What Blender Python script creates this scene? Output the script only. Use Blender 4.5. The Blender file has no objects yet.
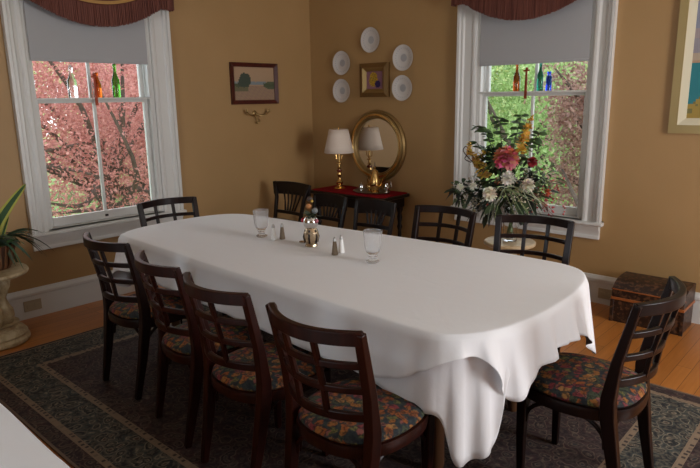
import bpy, bmesh, math, random
import numpy as np
from mathutils import Vector, Matrix
R = random.Random(7)
C = bpy.context.scene.collection
PI = math.pi

# ---------------------------------------------------------------- camera, world, light, exposure
f_px = 605.26; yaw, pit, rol = 2.30895883, 0.220860521, -0.0153640051
fw = Vector((math.cos(pit)*math.cos(yaw), math.cos(pit)*math.sin(yaw), -math.sin(pit)))
rt = fw.cross(Vector((0, 0, 1))).normalized(); up = rt.cross(fw)
rt2 = math.cos(rol)*rt + math.sin(rol)*up; up2 = -math.sin(rol)*rt + math.cos(rol)*up
cam = bpy.data.cameras.new('camera'); co = bpy.data.objects.new('camera', cam); C.objects.link(co)
M4 = Matrix((rt2, up2, -fw)).transposed().to_4x4(); M4.translation = Vector((4.61832, -4.51727, 1.55)); co.matrix_world = M4
cam.sensor_width = 36; cam.sensor_fit = 'HORIZONTAL'; cam.lens = f_px*36/700; cam.clip_start = .02
bpy.context.scene.camera = co
w = bpy.data.worlds.new('overcast_sky'); bpy.context.scene.world = w; w.use_nodes = True
nb = w.node_tree.nodes['Background']; nb.inputs[0].default_value = (.86, .93, 1, 1); nb.inputs[1].default_value = 3.6
def area(name, loc, target, sx, sy, power, col):
    l = bpy.data.lights.new(name, 'AREA'); l.shape = 'RECTANGLE'; l.size = sx; l.size_y = sy; l.energy = power; l.color = col
    o = bpy.data.objects.new(name, l); C.objects.link(o); o.location = loc
    o.rotation_euler = (Vector(target)-Vector(loc)).to_track_quat('-Z', 'Y').to_euler(); return o
area('daylight_right_window', (6.66, -1.7, 1.55), (0, -1.9, 1.15), 1.0, 1.5, 82, (.98, .98, 1))
area('rear_fill_light', (3.2, -6.66, 1.55), (3.0, 0, 1.3), 1.6, 1.5, 13, (.75, .87, 1))  # added bluish fill from behind the camera, set in an unseen rear opening
vs = bpy.context.scene.view_settings
vs.view_transform = 'Standard'; vs.look = 'None'; vs.gamma = 1; vs.exposure = 0.0; vs.use_curve_mapping = False

# ---------------------------------------------------------------- mesh helpers
class MB:
    def __init__(s): s.v = []; s.f = []; s.c = []
    def add(s, vs_, fs, col=None):
        n = len(s.v); s.v += [tuple(x) for x in vs_]; s.f += [tuple(i+n for i in q) for q in fs]; s.c += [col]*len(fs); return s
    def box(s, x0, x1, y0, y1, z0, z1, col=None):
        v = [(x, y, z) for x in (x0, x1) for y in (y0, y1) for z in (z0, z1)]
        return s.add(v, [(0, 1, 3, 2), (4, 6, 7, 5), (0, 4, 5, 1), (2, 3, 7, 6), (0, 2, 6, 4), (1, 5, 7, 3)], col)
    def sweep(s, pts, w_, h_, side=None, col=None, round_=0):
        """rectangular section swept along pts; w_ along 'side', h_ across; w_/h_ number or list"""
        pts = [Vector(p) for p in pts]; n = len(pts); rings = []
        for i, p in enumerate(pts):
            t = (pts[min(i+1, n-1)]-pts[max(i-1, 0)]).normalized()
            sd = Vector(side) if side else (Vector((0, 0, 1)) if abs(t.z) < .9 else Vector((1, 0, 0)))
            sd = (sd - t*sd.dot(t)).normalized(); ot = t.cross(sd)
            a = (w_[i] if isinstance(w_, (list, tuple)) else w_)/2; b = (h_[i] if isinstance(h_, (list, tuple)) else h_)/2
            rings.append([p+sd*a+ot*b, p-sd*a+ot*b, p-sd*a-ot*b, p+sd*a-ot*b])
        return s.loft(rings, col)
    def loft(s, rings, col=None, caps=True, close=False):
        m = len(rings[0]); v = [q for r in rings for q in r]; f = []
        for i in range(len(rings)-(0 if close else 1)):
            i2 = (i+1) % len(rings)
            for j in range(m):
                k = (j+1) % m; f.append((i*m+j, i*m+k, i2*m+k, i2*m+j))
        if caps and not close:
            f.append(tuple(range(m))[::-1]); f.append(tuple((len(rings)-1)*m+j for j in range(m)))
        return s.add(v, f, col)
    def tube(s, pts, r, seg=8, col=None, close=False):
        pts = [Vector(p) for p in pts]; n = len(pts); rings = []; ref = None
        for i, p in enumerate(pts):
            t = ((pts[(i+1) % n]-pts[i-1]) if close else (pts[min(i+1, n-1)]-pts[max(i-1, 0)])).normalized()
            if ref is None: ref = Vector((0, 0, 1)) if abs(t.z) < .9 else Vector((1, 0, 0))
            a = (ref-t*ref.dot(t)).normalized(); ref = a; b = t.cross(a)
            rr = r[i] if isinstance(r, (list, tuple)) else r
            rings.append([p+(a*math.cos(2*PI*k/seg)+b*math.sin(2*PI*k/seg))*rr for k in range(seg)])
        return s.loft(rings, col, close=close)
    def lathe(s, prof, seg=24, c=(0, 0, 0), col=None, axis='z', ring_=False):
        rings = []
        for r, z in prof:
            ring = []
            for k in range(seg):
                a = 2*PI*k/seg; q = (r*math.cos(a), r*math.sin(a), z)
                if axis == 'y': q = (q[0], -q[2], q[1])
                if axis == 'x': q = (q[2], q[0], q[1])
                ring.append((q[0]+c[0], q[1]+c[1], q[2]+c[2]))
            rings.append(ring)
        return s.loft(rings, col, close=ring_)
    def grid(s, fn, nu, nv, closed=False, col=None):
        v = [fn(i/(nu if closed else nu-1), j/(nv-1)) for i in range(nu) for j in range(nv)]; f = []
        for i in range(nu if closed else nu-1):
            for j in range(nv-1):
                i2 = (i+1) % nu; f.append((i*nv+j, i2*nv+j, i2*nv+j+1, i*nv+j+1))
        return s.add(v, f, col)
    def ball(s, c, r, seg=10, rings=7, sc=(1, 1, 1), col=None):
        R_ = []
        for i in range(rings+1):
            a = PI*i/rings; a = min(max(a, .08), PI-.08)
            R_.append([(c[0]+r*sc[0]*math.sin(a)*math.cos(2*PI*k/seg), c[1]+r*sc[1]*math.sin(a)*math.sin(2*PI*k/seg), c[2]+r*sc[2]*math.cos(a)) for k in range(seg)])
        return s.loft(R_, col)
    def leaf(s, base, d, L, W, bend=.0, col=None, n=4):
        """a pointed leaf blade from base along d; bend droops the tip"""
        base = Vector(base); d = Vector(d).normalized(); sd = d.cross(Vector((0, 0, 1)))
        if sd.length < .05: sd = Vector((1, 0, 0))
        sd.normalize(); sd = (Matrix.Rotation(R.uniform(-.8, .8), 3, d) @ sd); v = []; f = []
        for i in range(n+1):
            t = i/n; p = base+d*L*t+Vector((0, 0, -bend*L*t*t)); wd = W*math.sin(PI*min(.97, .12+.85*t))/2
            if i == n: wd *= .15
            v += [p-sd*wd, p+sd*wd]
        for i in range(n): f.append((2*i, 2*i+1, 2*i+3, 2*i+2))
        return s.add(v, f, col)
    def build(s, name, mat, parent=None, sharp=40, bevel=0, seg=2, solid=0, sub=0):
        me = bpy.data.meshes.new(name); me.from_pydata(s.v, [], s.f); me.update()
        if any(c is not None for c in s.c):
            at = me.color_attributes.new('col', 'FLOAT_COLOR', 'CORNER'); data = []
            for p, c in zip(me.polygons, s.c):
                c = c or (.5, .5, .5); data += [c[0], c[1], c[2], 1.0]*p.loop_total
            at.data.foreach_set('color', data)
        bm = bmesh.new(); bm.from_mesh(me); bmesh.ops.recalc_face_normals(bm, faces=bm.faces); bm.to_mesh(me); bm.free()
        if sharp: me.polygons.foreach_set('use_smooth', [True]*len(me.polygons)); me.set_sharp_from_angle(angle=math.radians(sharp))
        me.materials.append(mat); o = bpy.data.objects.new(name, me); C.objects.link(o)
        if parent: o.parent = parent
        if solid: m = o.modifiers.new('t', 'SOLIDIFY'); m.thickness = solid; m.offset = 0
        if bevel: m = o.modifiers.new('b', 'BEVEL'); m.width = bevel; m.segments = seg; m.limit_method = 'ANGLE'; m.angle_limit = math.radians(40)
        if sub: m = o.modifiers.new('s', 'SUBSURF'); m.levels = sub; m.render_levels = sub
        return o
def thing(name, label, cat, loc=(0, 0, 0), rz=0, group=None):
    o = bpy.data.objects.new(name, None); C.objects.link(o); o.location = loc; o.rotation_euler = (0, 0, rz)
    o.empty_display_size = .1; return tag(o, label, cat, group)
def tag(o, label, cat, group=None, kind=None):
    o['label'] = label; o['category'] = cat
    if group: o['group'] = group
    if kind: o['kind'] = kind
    return o
def struct(o): o['kind'] = 'structure'; return o
def dup(root, loc, rz, label):
    r = root.copy(); C.objects.link(r); r.location = loc; r.rotation_euler = (0, 0, rz); r['label'] = label
    for ch in list(root.children):
        c = ch.copy(); C.objects.link(c); c.parent = r
        for g in list(ch.children):
            d = g.copy(); C.objects.link(d); d.parent = c
    return r
def spline(pts, n, closed=False):
    pts = [np.array(p, float) for p in pts]; N = len(pts); out = []
    segs = N if closed else N-1
    for i in range(segs):
        g = (lambda k: pts[k % N]) if closed else (lambda k: pts[min(max(k, 0), N-1)])
        a, b, c, d = g(i-1), g(i), g(i+1), g(i+2)
        for j in range(n):
            t = j/n; out.append(.5*((2*b)+(c-a)*t+(2*a-5*b+4*c-d)*t*t+(3*b-a-3*c+d)*t**3))
    if not closed: out.append(pts[-1])
    return out

# ---------------------------------------------------------------- materials
def mat(name, col=(.5, .5, .5), rough=.5, metal=0, **k):
    m = bpy.data.materials.new(name); m.use_nodes = True; b = m.node_tree.nodes['Principled BSDF']
    b.inputs['Base Color'].default_value = (*col, 1); b.inputs['Roughness'].default_value = rough; b.inputs['Metallic'].default_value = metal
    for a, v in k.items(): b.inputs[a.replace('_', ' ')].default_value = v
    return m
class NT:
    def __init__(s, m): s.t = m.node_tree; s.n = s.t.nodes; s.b = s.n['Principled BSDF']; s.tc = None
    def new(s, t, **k):
        n = s.n.new(t)
        for a, v in k.items():
            if a.startswith('i_'): n.inputs[a[2:].replace('_', ' ')].default_value = v
            else: setattr(n, a, v)
        return n
    def link(s, a, b): s.t.links.new(a, b)
    def coord(s, scale=(1, 1, 1), rot=(0, 0, 0)):
        s.tc = s.tc or s.new('ShaderNodeTexCoord'); mp = s.new('ShaderNodeMapping'); mp.inputs['Scale'].default_value = scale; mp.inputs['Rotation'].default_value = rot
        s.link(s.tc.outputs['Object'], mp.inputs[0]); return mp.outputs[0]
    def noise(s, vec, sc, det=4, rough=.5, dist=0):
        n = s.new('ShaderNodeTexNoise'); n.inputs['Scale'].default_value = sc; n.inputs['Detail'].default_value = det; n.inputs['Roughness'].default_value = rough; n.inputs['Distortion'].default_value = dist
        s.link(vec, n.inputs['Vector']); return n
    def ramp(s, fac, stops, interp='LINEAR'):
        r = s.new('ShaderNodeValToRGB'); r.color_ramp.interpolation = interp; e = r.color_ramp.elements
        while len(e) > 1: e.remove(e[-1])
        e[0].position = stops[0][0]; e[0].color = (*stops[0][1], 1)
        for p, c in stops[1:]: q = e.new(p); q.color = (*c, 1)
        s.link(fac, r.inputs[0]); return r.outputs[0]
    def mix(s, fac, a, b, mode='MIX'):
        m = s.new('ShaderNodeMix', data_type='RGBA', blend_type=mode)
        if isinstance(fac, (int, float)): m.inputs[0].default_value = fac
        else: s.link(fac, m.inputs[0])
        for i, q in ((6, a), (7, b)):
            if isinstance(q, tuple): m.inputs[i].default_value = (*q, 1)
            else: s.link(q, m.inputs[i])
        return m.outputs[2]
    def bump(s, h, strength=.2, dist=.01):
        b = s.new('ShaderNodeBump'); b.inputs['Strength'].default_value = strength; b.inputs['Distance'].default_value = dist
        s.link(h, b.inputs['Height']); s.link(b.outputs[0], s.b.inputs['Normal'])
    def col(s, o): s.link(o, s.b.inputs['Base Color'])
def wood(name, c1, c2, rough, sc=(30, 30, 3), coat=0, spec=.5):
    m = mat(name, c1, rough); n = NT(m); v = n.coord(sc); q = n.noise(v, 1.0, 5, .6, .6)
    n.col(n.ramp(q.outputs[0], [(.3, c1), (.7, c2)])); n.b.inputs['Coat Weight'].default_value = coat; n.b.inputs['Coat Roughness'].default_value = .12; n.b.inputs['Specular IOR Level'].default_value = spec
    n.bump(q.outputs[0], .05, .002); return m
def attr_mat(name, rough=.6, **k):
    m = mat(name, (.5, .5, .5), rough, **k); n = NT(m); a = n.new('ShaderNodeVertexColor', layer_name='col'); n.col(a.outputs[0]); return m
# plaster walls
m_wall = mat('tan_plaster', (.4, .22, .08), .55); n = NT(m_wall); v = n.coord()
q = n.noise(v, 2.2, 4); n.col(n.ramp(q.outputs[0], [(.3, (.375, .222, .087)), (.7, (.405, .242, .098))])); q2 = n.noise(v, 45, 3); n.bump(q2.outputs[0], .06, .004)
m_ceil = mat('ceiling_paint', (.72, .68, .6), .7)
m_trim = mat('white_gloss_trim', (.66, .645, .61), .3); n = NT(m_trim); q = n.noise(n.coord(), 30, 2); n.bump(q.outputs[0], .012, .001)
m_floor = mat('oak_boards', (.4, .15, .04), .3); n = NT(m_floor); v = n.coord(rot=(0, 0, PI/2))
br = n.new('ShaderNodeTexBrick'); n.link(v, br.inputs['Vector']); br.offset = .37
for a, b in (('Scale', 1.0), ('Mortar Size', .0016), ('Mortar Smooth', .2), ('Brick Width', 1.3), ('Row Height', .083), ('Bias', 0)): br.inputs[a].default_value = b
br.inputs['Color1'].default_value = (.52, .195, .042, 1); br.inputs['Color2'].default_value = (.40, .145, .030, 1); br.inputs['Mortar'].default_value = (.10, .035, .012, 1)
q = n.noise(n.coord((28, 1.6, 1)), 1.5, 5, .6, .8); n.col(n.mix(.75, br.outputs[0], n.ramp(q.outputs[0], [(.3, (.72, .66, .6)), (.7, (1, 1, 1))]), 'MULTIPLY'))
# chair wood, other wood
m_mah = wood('dark_mahogany', (.010, .0022, .0014), (.030, .0055, .0028), .32, coat=0, spec=.22)
m_esp = wood('espresso_wood', (.007, .003, .0025), (.014, .005, .0038), .33, coat=0, spec=.22)
m_dark = wood('black_walnut', (.006, .0035, .003), (.014, .007, .005), .35, coat=0, spec=.3)
m_oakd = wood('plain_table_wood', (.08, .035, .015), (.12, .05, .02), .4)
# floral seat tapestry
def floral(name):
    m = mat(name, (.1, .1, .1), .85); n = NT(m)
    v = n.coord(); nz = n.noise(v, 26, 3); vv = n.new('ShaderNodeVectorMath', operation='MULTIPLY_ADD')
    n.link(nz.outputs['Color'], vv.inputs[0]); vv.inputs[1].default_value = (.045, .045, .045); n.link(v, vv.inputs[2])
    vo = n.new('ShaderNodeTexVoronoi'); vo.inputs['Scale'].default_value = 34; n.link(vv.outputs[0], vo.inputs['Vector'])
    sp = n.new('ShaderNodeSeparateColor'); n.link(vo.outputs['Color'], sp.inputs[0])
    pal = n.ramp(sp.outputs[0], [(0, (.38, .11, .018)), (.2, (.20, .19, .05)), (.34, (.40, .16, .028)), (.5, (.27, .04, .045)), (.62, (.07, .09, .045)), (.74, (.46, .24, .07)), (.86, (.30, .10, .08))], 'CONSTANT')
    petal = n.noise(vv.outputs[0], 75, 2); pc = n.mix(.85, pal, n.ramp(petal.outputs[0], [(.40, (.10, .10, .12)), (.56, (1, .95, .9))]), 'MULTIPLY')
    mask = n.ramp(vo.outputs['Distance'], [(.50, (1, 1, 1)), (.66, (0, 0, 0))])
    base = n.ramp(n.noise(v, 60, 2).outputs[0], [(.42, (.008, .011, .016)), (.6, (.024, .034, .034))])
    n.col(n.mix(mask, base, n.mix(1.0, pc, (.72, .70, .72), 'MULTIPLY'))); n.bump(petal.outputs[0], .15, .002); return m
m_seat = floral('floral_tapestry')
m_cloth = mat('white_tablecloth', (.80, .80, .815), .75, Sheen_Weight=.15); n = NT(m_cloth); q = n.noise(n.coord(), 3.0, 3); 
wv = n.noise(n.coord((1, 1, .4)), 7.0, 3, .5, 1.5); n.bump(wv.outputs[0], .12, .02)
# rug
def rugmat(name, kind):
    m = mat(name, (.05, .05, .05), .95); n = NT(m); v = n.coord(); nz = n.noise(v, 9, 2)
    vv = n.new('ShaderNodeVectorMath', operation='MULTIPLY_ADD'); n.link(nz.outputs['Color'], vv.inputs[0]); vv.inputs[1].default_value = (.09, .09, .09); n.link(v, vv.inputs[2])
    if kind == 'stripe':
        ch = n.new('ShaderNodeTexVoronoi', distance='CHEBYCHEV'); ch.inputs['Scale'].default_value = 30; ch.inputs['Randomness'].default_value = .25; n.link(v, ch.inputs['Vector'])
        n.col(n.ramp(ch.outputs['Distance'], [(.2, (.045, .03, .025)), (.30, (.24, .17, .11)), (.6, (.19, .13, .085))])); return m
    if kind == 'line': n.b.inputs['Base Color'].default_value = (.16, .11, .08, 1); return m
    vo = n.new('ShaderNodeTexVoronoi'); vo.inputs['Scale'].default_value = 17; n.link(vv.outputs[0], vo.inputs['Vector'])
    fine = n.noise(vv.outputs[0], 60, 3, .6)
    if kind == 'field': a, b, c, d = (.017, .007, .009), (.042, .014, .015), (.13, .09, .065), (.010, .013, .018)
    else: a, b, c, d = (.009, .011, .013), (.040, .050, .048), (.24, .20, .14), (.06, .028, .020)
    motif = n.ramp(vo.outputs['Distance'], [(.12, d), (.2, c), (.26, a), (.42, a), (.48, c), (.54, b), (.72, a)])
    n.col(n.mix(n.ramp(fine.outputs[0], [(.45, (0, 0, 0)), (.62, (1, 1, 1))]), motif, n.mix(.35, a, c)))
    n.bump(fine.outputs[0], .3, .004); return m
# metals, glass and small stuff
m_brass = mat('polished_brass', (.75, .48, .18), .22, 1); m_gold = mat('antique_gilt', (.32, .21, .08), .42, .7); m_giltdk = mat('dark_gilt', (.20, .115, .04), .42, .6)
m_silver = mat('polished_silver', (.75, .74, .72), .14, 1); m_steel = mat('brushed_steel', (.5, .5, .5), .3, 1)
m_mirror = mat('mirror_glass', (.86, .87, .86), .02, 1)
m_porc = mat('white_porcelain', (.62, .58, .54), .25); m_plateband = mat('plate_grey_motif', (.38, .37, .37), .35)
m_stone = mat('cream_stone', (.5, .4, .25), .5); n = NT(m_stone); q = n.noise(n.coord(), 12, 5, .7, .5); n.col(n.ramp(q.outputs[0], [(.35, (.32, .22, .11)), (.6, (.56, .45, .27))])); n.bump(q.outputs[0], .2, .01)
m_onyx = mat('pale_onyx', (.62, .45, .26), .3); n = NT(m_onyx); q = n.noise(n.coord((1, 1, 3)), 7, 5, .6, 1.5); n.col(n.ramp(q.outputs[0], [(.3, (.46, .30, .15)), (.65, (.70, .55, .36))]))
m_shade = mat('lamp_shade_linen', (.74, .62, .52), .8, Transmission_Weight=0.0); 
m_roller = mat('roller_blind_cloth', (.40, .395, .40), .8); m_roller.node_tree.nodes['Principled BSDF'].inputs['Subsurface Weight'].default_value = 0
m_fringe = mat('russet_fringe', (.15, .042, .026), .75); n = NT(m_fringe); q = n.noise(n.coord((60, 60, 1.5)), 3, 3); n.col(n.ramp(q.outputs[0], [(.35, (.095, .024, .015)), (.7, (.22, .07, .045))]))
m_valfab = mat('valance_brocade', (.13, .035, .02), .7); m_valgold = mat('gold_braid', (.42, .22, .05), .5)
m_red = mat('red_velvet_cloth', (.24, .006, .012), .9, Specular_IOR_Level=.1)
m_ivory = mat('ivory_plastic', (.40, .33, .22), .4); m_bk = mat('black_iron', (.01, .01, .01), .4)
m_salt = mat('salt', (.85, .84, .82), .7); m_pepper = mat('pepper', (.20, .15, .10), .8)
def glass(name, col=(1, 1, 1), rough=.0, ior=1.45): return mat(name, col, rough, 0, Transmission_Weight=1.0, IOR=ior)
m_glass = glass('clear_glass', (.97, .98, .98)); m_tumbler = mat('pressed_glass', (.95, .95, .95), .1, 0, Transmission_Weight=.86, IOR=1.2); m_gg = glass('green_bottle_glass', (.10, .36, .05)); m_ga = glass('amber_bottle_glass', (.50, .12, .015)); m_gb = glass('cobalt_bottle_glass', (.015, .07, .75)); m_gt = glass('teal_bottle_glass', (.02, .22, .14)); m_gbr = glass('brown_bottle_glass', (.35, .07, .01))
def pane_mat():
    m = bpy.data.materials.new('window_pane_glass'); m.use_nodes = True; t = m.node_tree; t.nodes.clear()
    o = t.nodes.new('ShaderNodeOutputMaterial'); mx = t.nodes.new('ShaderNodeMixShader'); tr = t.nodes.new('ShaderNodeBsdfTransparent'); g = t.nodes.new('ShaderNodeBsdfGlossy'); fr = t.nodes.new('ShaderNodeFresnel')
    tr.inputs[0].default_value = (.96, .97, .97, 1); g.inputs['Roughness'].default_value = .01; fr.inputs[0].default_value = 1.3
    t.links.new(fr.outputs[0], mx.inputs[0]); t.links.new(tr.outputs[0], mx.inputs[1]); t.links.new(g.outputs[0], mx.inputs[2]); t.links.new(mx.outputs[0], o.inputs[0]); return m
m_pane = pane_mat()
def leafmat(name, c1, c2, tr=.35):
    m = mat(name, c1, .55); n = NT(m); t = m.node_tree
    q = n.noise(n.coord(), 5.5, 6, .75); cc = n.ramp(q.outputs[0], [(.36, c1), (.5, c2), (.62, tuple(min(.9, x*1.15+.10) for x in c2))]); n.col(cc)
    tb = n.new('ShaderNodeBsdfTranslucent'); n.link(cc, tb.inputs[0]); mx = n.new('ShaderNodeMixShader'); mx.inputs[0].default_value = tr
    out = [x for x in n.n if x.type == 'OUTPUT_MATERIAL'][0]; n.link(n.b.outputs[0], mx.inputs[1]); n.link(tb.outputs[0], mx.inputs[2]); n.link(mx.outputs[0], out.inputs[0]); return m
m_attr = attr_mat('petals_and_leaves', .6); m_art = attr_mat('painted_canvas', .6)
m_bark = wood('tree_bark', (.06, .045, .035), (.13, .10, .08), .9, (8, 8, 2))

# ---------------------------------------------------------------- room shell
X1, Y1, ZC, TH = 6.6, -6.6, 3.05, .16
LW = (-2.772, -1.81); RW = (1.945, 2.892); ZS, ZT = .60, 2.62       # window openings
def wall(name, axis, pos, out, lo, hi, holes):
    m = MB()
    def bb(a0, a1, z0, z1):
        q0, q1 = sorted((pos, pos+out*TH))
        if axis == 'x': m.box(q0, q1, a0, a1, z0, z1)
        else: m.box(a0, a1, q0, q1, z0, z1)
    a = lo
    for h0, h1, s0, s1 in holes: bb(a, h0, 0, ZC); bb(h0, h1, 0, s0); bb(h0, h1, s1, ZC); a = h1
    bb(a, hi, 0, ZC); return struct(m.build(name, m_wall, sharp=0))
wall('wall_left', 'x', 0, -1, Y1-TH, TH, [(*LW, ZS, ZT)])
wall('wall_back', 'y', 0, 1, 0, X1, [(*RW, ZS, ZT)])
wall('wall_right', 'x', X1, 1, Y1-TH, TH, [(-2.3, -1.1, .7, 2.4)])
wall('wall_front', 'y', Y1, -1, 0, X1, [(2.3, 4.1, .7, 2.4)])
struct(MB().box(-TH, X1+TH, Y1-TH, TH, -.12, 0).build('floor', m_floor, sharp=0))
struct(MB().box(-TH, X1+TH, Y1-TH, TH, ZC, ZC+.12).build('ceiling', m_ceil, sharp=0))
def prof_run(m, prof, axis, pos, sgn, a0, a1):
    """extrude a (n,z) profile along a wall; n = distance into the room"""
    rings = []
    for a in (a0, a1): rings.append([((pos+sgn*n_, a, z) if axis == 'x' else (a, pos+sgn*n_, z)) for n_, z in prof])
    m.loft(rings)
BB = [(0, 0), (.022, 0), (.022, .165), (.03, .172), (.03, .19), (.02, .205), (.012, .217), (0, .217)]
for nm, ax, pos, sg, a0, a1 in (('baseboard_left', 'x', 0, 1, Y1, 0), ('baseboard_back', 'y', 0, -1, 0, X1), ('baseboard_right', 'x', X1, -1, Y1, 0), ('baseboard_front', 'y', Y1, 1, 0, X1)):
    m = MB(); prof_run(m, BB, ax, pos, sg, a0, a1); struct(m.build(nm, m_trim, sharp=30))

# ---------------------------------------------------------------- the two sash windows
def window(nm, axis, u0, u1, cas0, cas1, pane_rail_z, flip):
    """(u, n, z): u along wall, n into room"""
    def T(m):
        m.v = [((n_, u, z) if axis == 'x' else (u, -n_, z)) for u, n_, z in m.v]; return m
    fr = MB()
    # jamb linings
    fr.box(u0, u0+.02, -TH, .0, ZS, ZT); fr.box(u1-.02, u1, -TH, .0, ZS, ZT); fr.box(u0, u1, -TH, 0, ZT-.02, ZT); fr.box(u0, u1, -TH, 0, ZS, ZS+.02)
    root = T(fr).build(nm, m_trim, sharp=0); struct(root)
    def prof(side):   # casing: stepped moulded board, from opening edge outwards
        a, b = (u0, cas0) if side < 0 else (u1, cas1); W = abs(b-a)
        P = [(0, -.0), (0, .018), (.012, .024), (.03, .024), (.045, .016), (W-.062, .020), (W-.05, .032), (W-.03, .032), (W-.022, .046), (W, .046), (W, 0)]
        m = MB(); rings = []
        for z in (ZS+.02, 2.62): rings.append([(a+(b-a)/W*p_[0], p_[1], z) for p_ in P])
        m.loft(rings); T(m).build('casing', m_trim, root, sharp=25)
    prof(-1); prof(1)
    m = MB(); m.box(cas0-.01, cas1+.01, 0, .05, 2.62, 2.80); m.box(cas0-.03, cas1+.03, 0, .075, 2.80, 2.84); T(m).build('head_casing', m_trim, root, bevel=.004)
    m = MB(); rings = []
    P = [(-.10, .595), (.055, .595), (.062, .601), (.062, .613), (.055, .620), (-.02, .620), (-.10, .63)]
    for u in (cas0-.018, cas1+.018): rings.append([(u, a_, b_) for a_, b_ in P])
    m.loft(rings)
    m.v = [(min(max(u, u0), u1) if n_ < -.0 and False else u, max(n_, .0) if not (u0 <= u <= u1) else n_, z) for u, n_, z in m.v]
    T(m).build('sill', m_trim, root, sharp=25)
    m = MB(); m.box(u0+.02, u1-.02, -.12, .0, .62, .632); T(m).build('sill', m_trim, root, sharp=0)
    m = MB(); rings = []
    P = [(0, .596), (.045, .596), (.04, .57), (.026, .545), (.024, .52), (.03, .505), (.03, .492), (0, .490)]
    for u in (cas0+.005, cas1-.005): rings.append([(u, a_, b_) for a_, b_ in P])
    m.loft(rings); T(m).build('apron', m_trim, root, sharp=25)
    um = (u0+u1)/2; a, b = u0+.02, u1-.02
    # inner stop beads
    m = MB(); m.box(a, a+.018, -.045, -.002, .632, ZT-.02); m.box(b-.018, b, -.045, -.002, .632, ZT-.02); T(m).build('stop_bead', m_trim, root, bevel=.003)
    def sash(z0, z1, n0, n1, bot, topr, st):
        m = MB(); m.box(a+.012, a+.012+st, n0, n1, z0, z1); m.box(b-.012-st, b-.012, n0, n1, z0, z1)
        m.box(a+.012+st, b-.012-st, n0, n1, z0, z0+bot); m.box(a+.012+st, b-.012-st, n0, n1, z1-topr, z1)
        s = T(m).build('sash', m_trim, root, bevel=.003)
        m = MB(); m.box(um-.011, um+.011, n0+.008, n1-.004, z0+bot, z1-topr); T(m).build('muntin', m_trim, s, bevel=.003)
        m = MB(); nn = (n0+n1)/2; m.box(a+.012+st, b-.012-st, nn-.002, nn+.002, z0+bot, z1-topr); T(m).build('pane', m_pane, s, sharp=0)
        return s
    sash(.634, 1.580, -.085, -.048, .065, .035, .032)
    sash(1.545, 2.59, -.125, -.088, .035, .05, .032)
    m = MB(); m.box(a+.0, b-.0, -.088, -.0, 1.568, 1.582); T(m).build('ledge', m_trim, root, bevel=.003)
    m = MB(); m.box(um-.012, um+.012, -.048, -.036, .655, .672); T(m).build('sash_lift', m_bk, root, bevel=.003)
    return root
window('window_1', 'x', *LW, -2.90, -1.64, 1.56, 0)
window('window_2', 'y', *RW, 1.775, 3.038, 1.56, 0)

def blind(name, axis, u0, u1, zb, label):
    m = MB(); m.box(u0, u1, -.0015+.012, .0015+.012, zb, 2.52)
    tr = lambda m: setattr(m, 'v', [((n_, u, z) if axis == 'x' else (u, -n_, z)) for u, n_, z in m.v]) or m
    o = tr(m).build(name, m_roller, sharp=0)
    m = MB(); m.box(u0, u1, .007, .017, zb-.004, zb+.014); tr(m).build('hem_bar', m_roller, o, bevel=.003)
    m = MB(); m.tube([(u0-.01, .02, 2.54), (u1+.01, .02, 2.54)], .022, 12); tr(m).build('roller', m_roller, o)
    return tag(o, label, 'window blind')
blind('roller_blind', 'x', -2.748, -1.848, 1.842, 'grey roller blind pulled halfway down the window with the red maple outside')
blind('roller_blind', 'y', 1.978, 2.868, 1.790, 'grey roller blind pulled halfway down the window behind the flower arrangement')

def valance(axis, c, hw, zb, label):
    tr = lambda m: setattr(m, 'v', [((n_, u, z) if axis == 'x' else (u, -n_, z)) for u, n_, z in m.v]) or m
    N = .12
    def bot(u):
        d = abs(u-c); inner = hw-.12
        return zb+.165*(min(d/inner, 1))**2
    root = thing('window_valance', label, 'valance', (0, 0, 0))
    fab = MB(); fab.grid(lambda i, j: (c-hw+2*hw*i, N+.008*math.sin(i*40), bot(c-hw+2*hw*i)+.15+(2.80-bot(c-hw+2*hw*i)-.15)*j), 90, 10)
    for s in (-1, 1): fab.grid(lambda i, j: (c+s*hw, .05+(N-.05)*i, bot(c+s*hw)+.15+(2.80-bot(c+s*hw)-.15)*j), 3, 4)
    tr(fab).build('swag', m_valfab, root, solid=.004)
    gb = MB(); gb.sweep([(c-hw+2*hw*i/40, N+.006, bot(c-hw+2*hw*i/40)+.168) for i in range(41)], .022, .012); tr(gb).build('gold_braid', m_valgold, root)
    fr = MB(); n = 230
    for i in range(n):
        u = c-hw+2*hw*(i+.5)/n; b_ = bot(u)+R.uniform(-.004, .004); dn = R.uniform(-.005, .005); du = R.uniform(-.002, .002)
        fr.sweep([(u, N+dn, bot(u)+.15), (u+du*.5, N+dn*1.2, b_+.07), (u+du, N+dn*1.4, b_)], 2*hw/n*R.uniform(.75, 1.15), .006, side=(1, 0, 0))
    for s in (-1, 1):
        for k in range(9):
            q = .055+(N-.055)*k/8; fr.sweep([(c+s*hw, q, bot(c+s*hw)+.15), (c+s*hw, q, bot(c+s*hw)+R.uniform(-.003, .003))], .009, .006, side=(0, 1, 0))
    fr.grid(lambda i, j: (c-hw+2*hw*i, N-.006, bot(c-hw+2*hw*i)+.006+.15*j), 60, 3)
    fo = tr(fr).build('fringe', m_fringe, root); fo['kind'] = 'stuff'
    bd = MB(); bd.box(c-hw, c+hw, .078, .115, 2.60, 2.80); tr(bd).build('valance_board', m_valfab, root)
valance('x', -2.275, .635, 2.092, 'russet scalloped valance with long fringe over the window with red maple')
valance('y', 2.40, .635, 2.100, 'russet scalloped valance with long fringe over the window behind the flowers')

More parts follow.
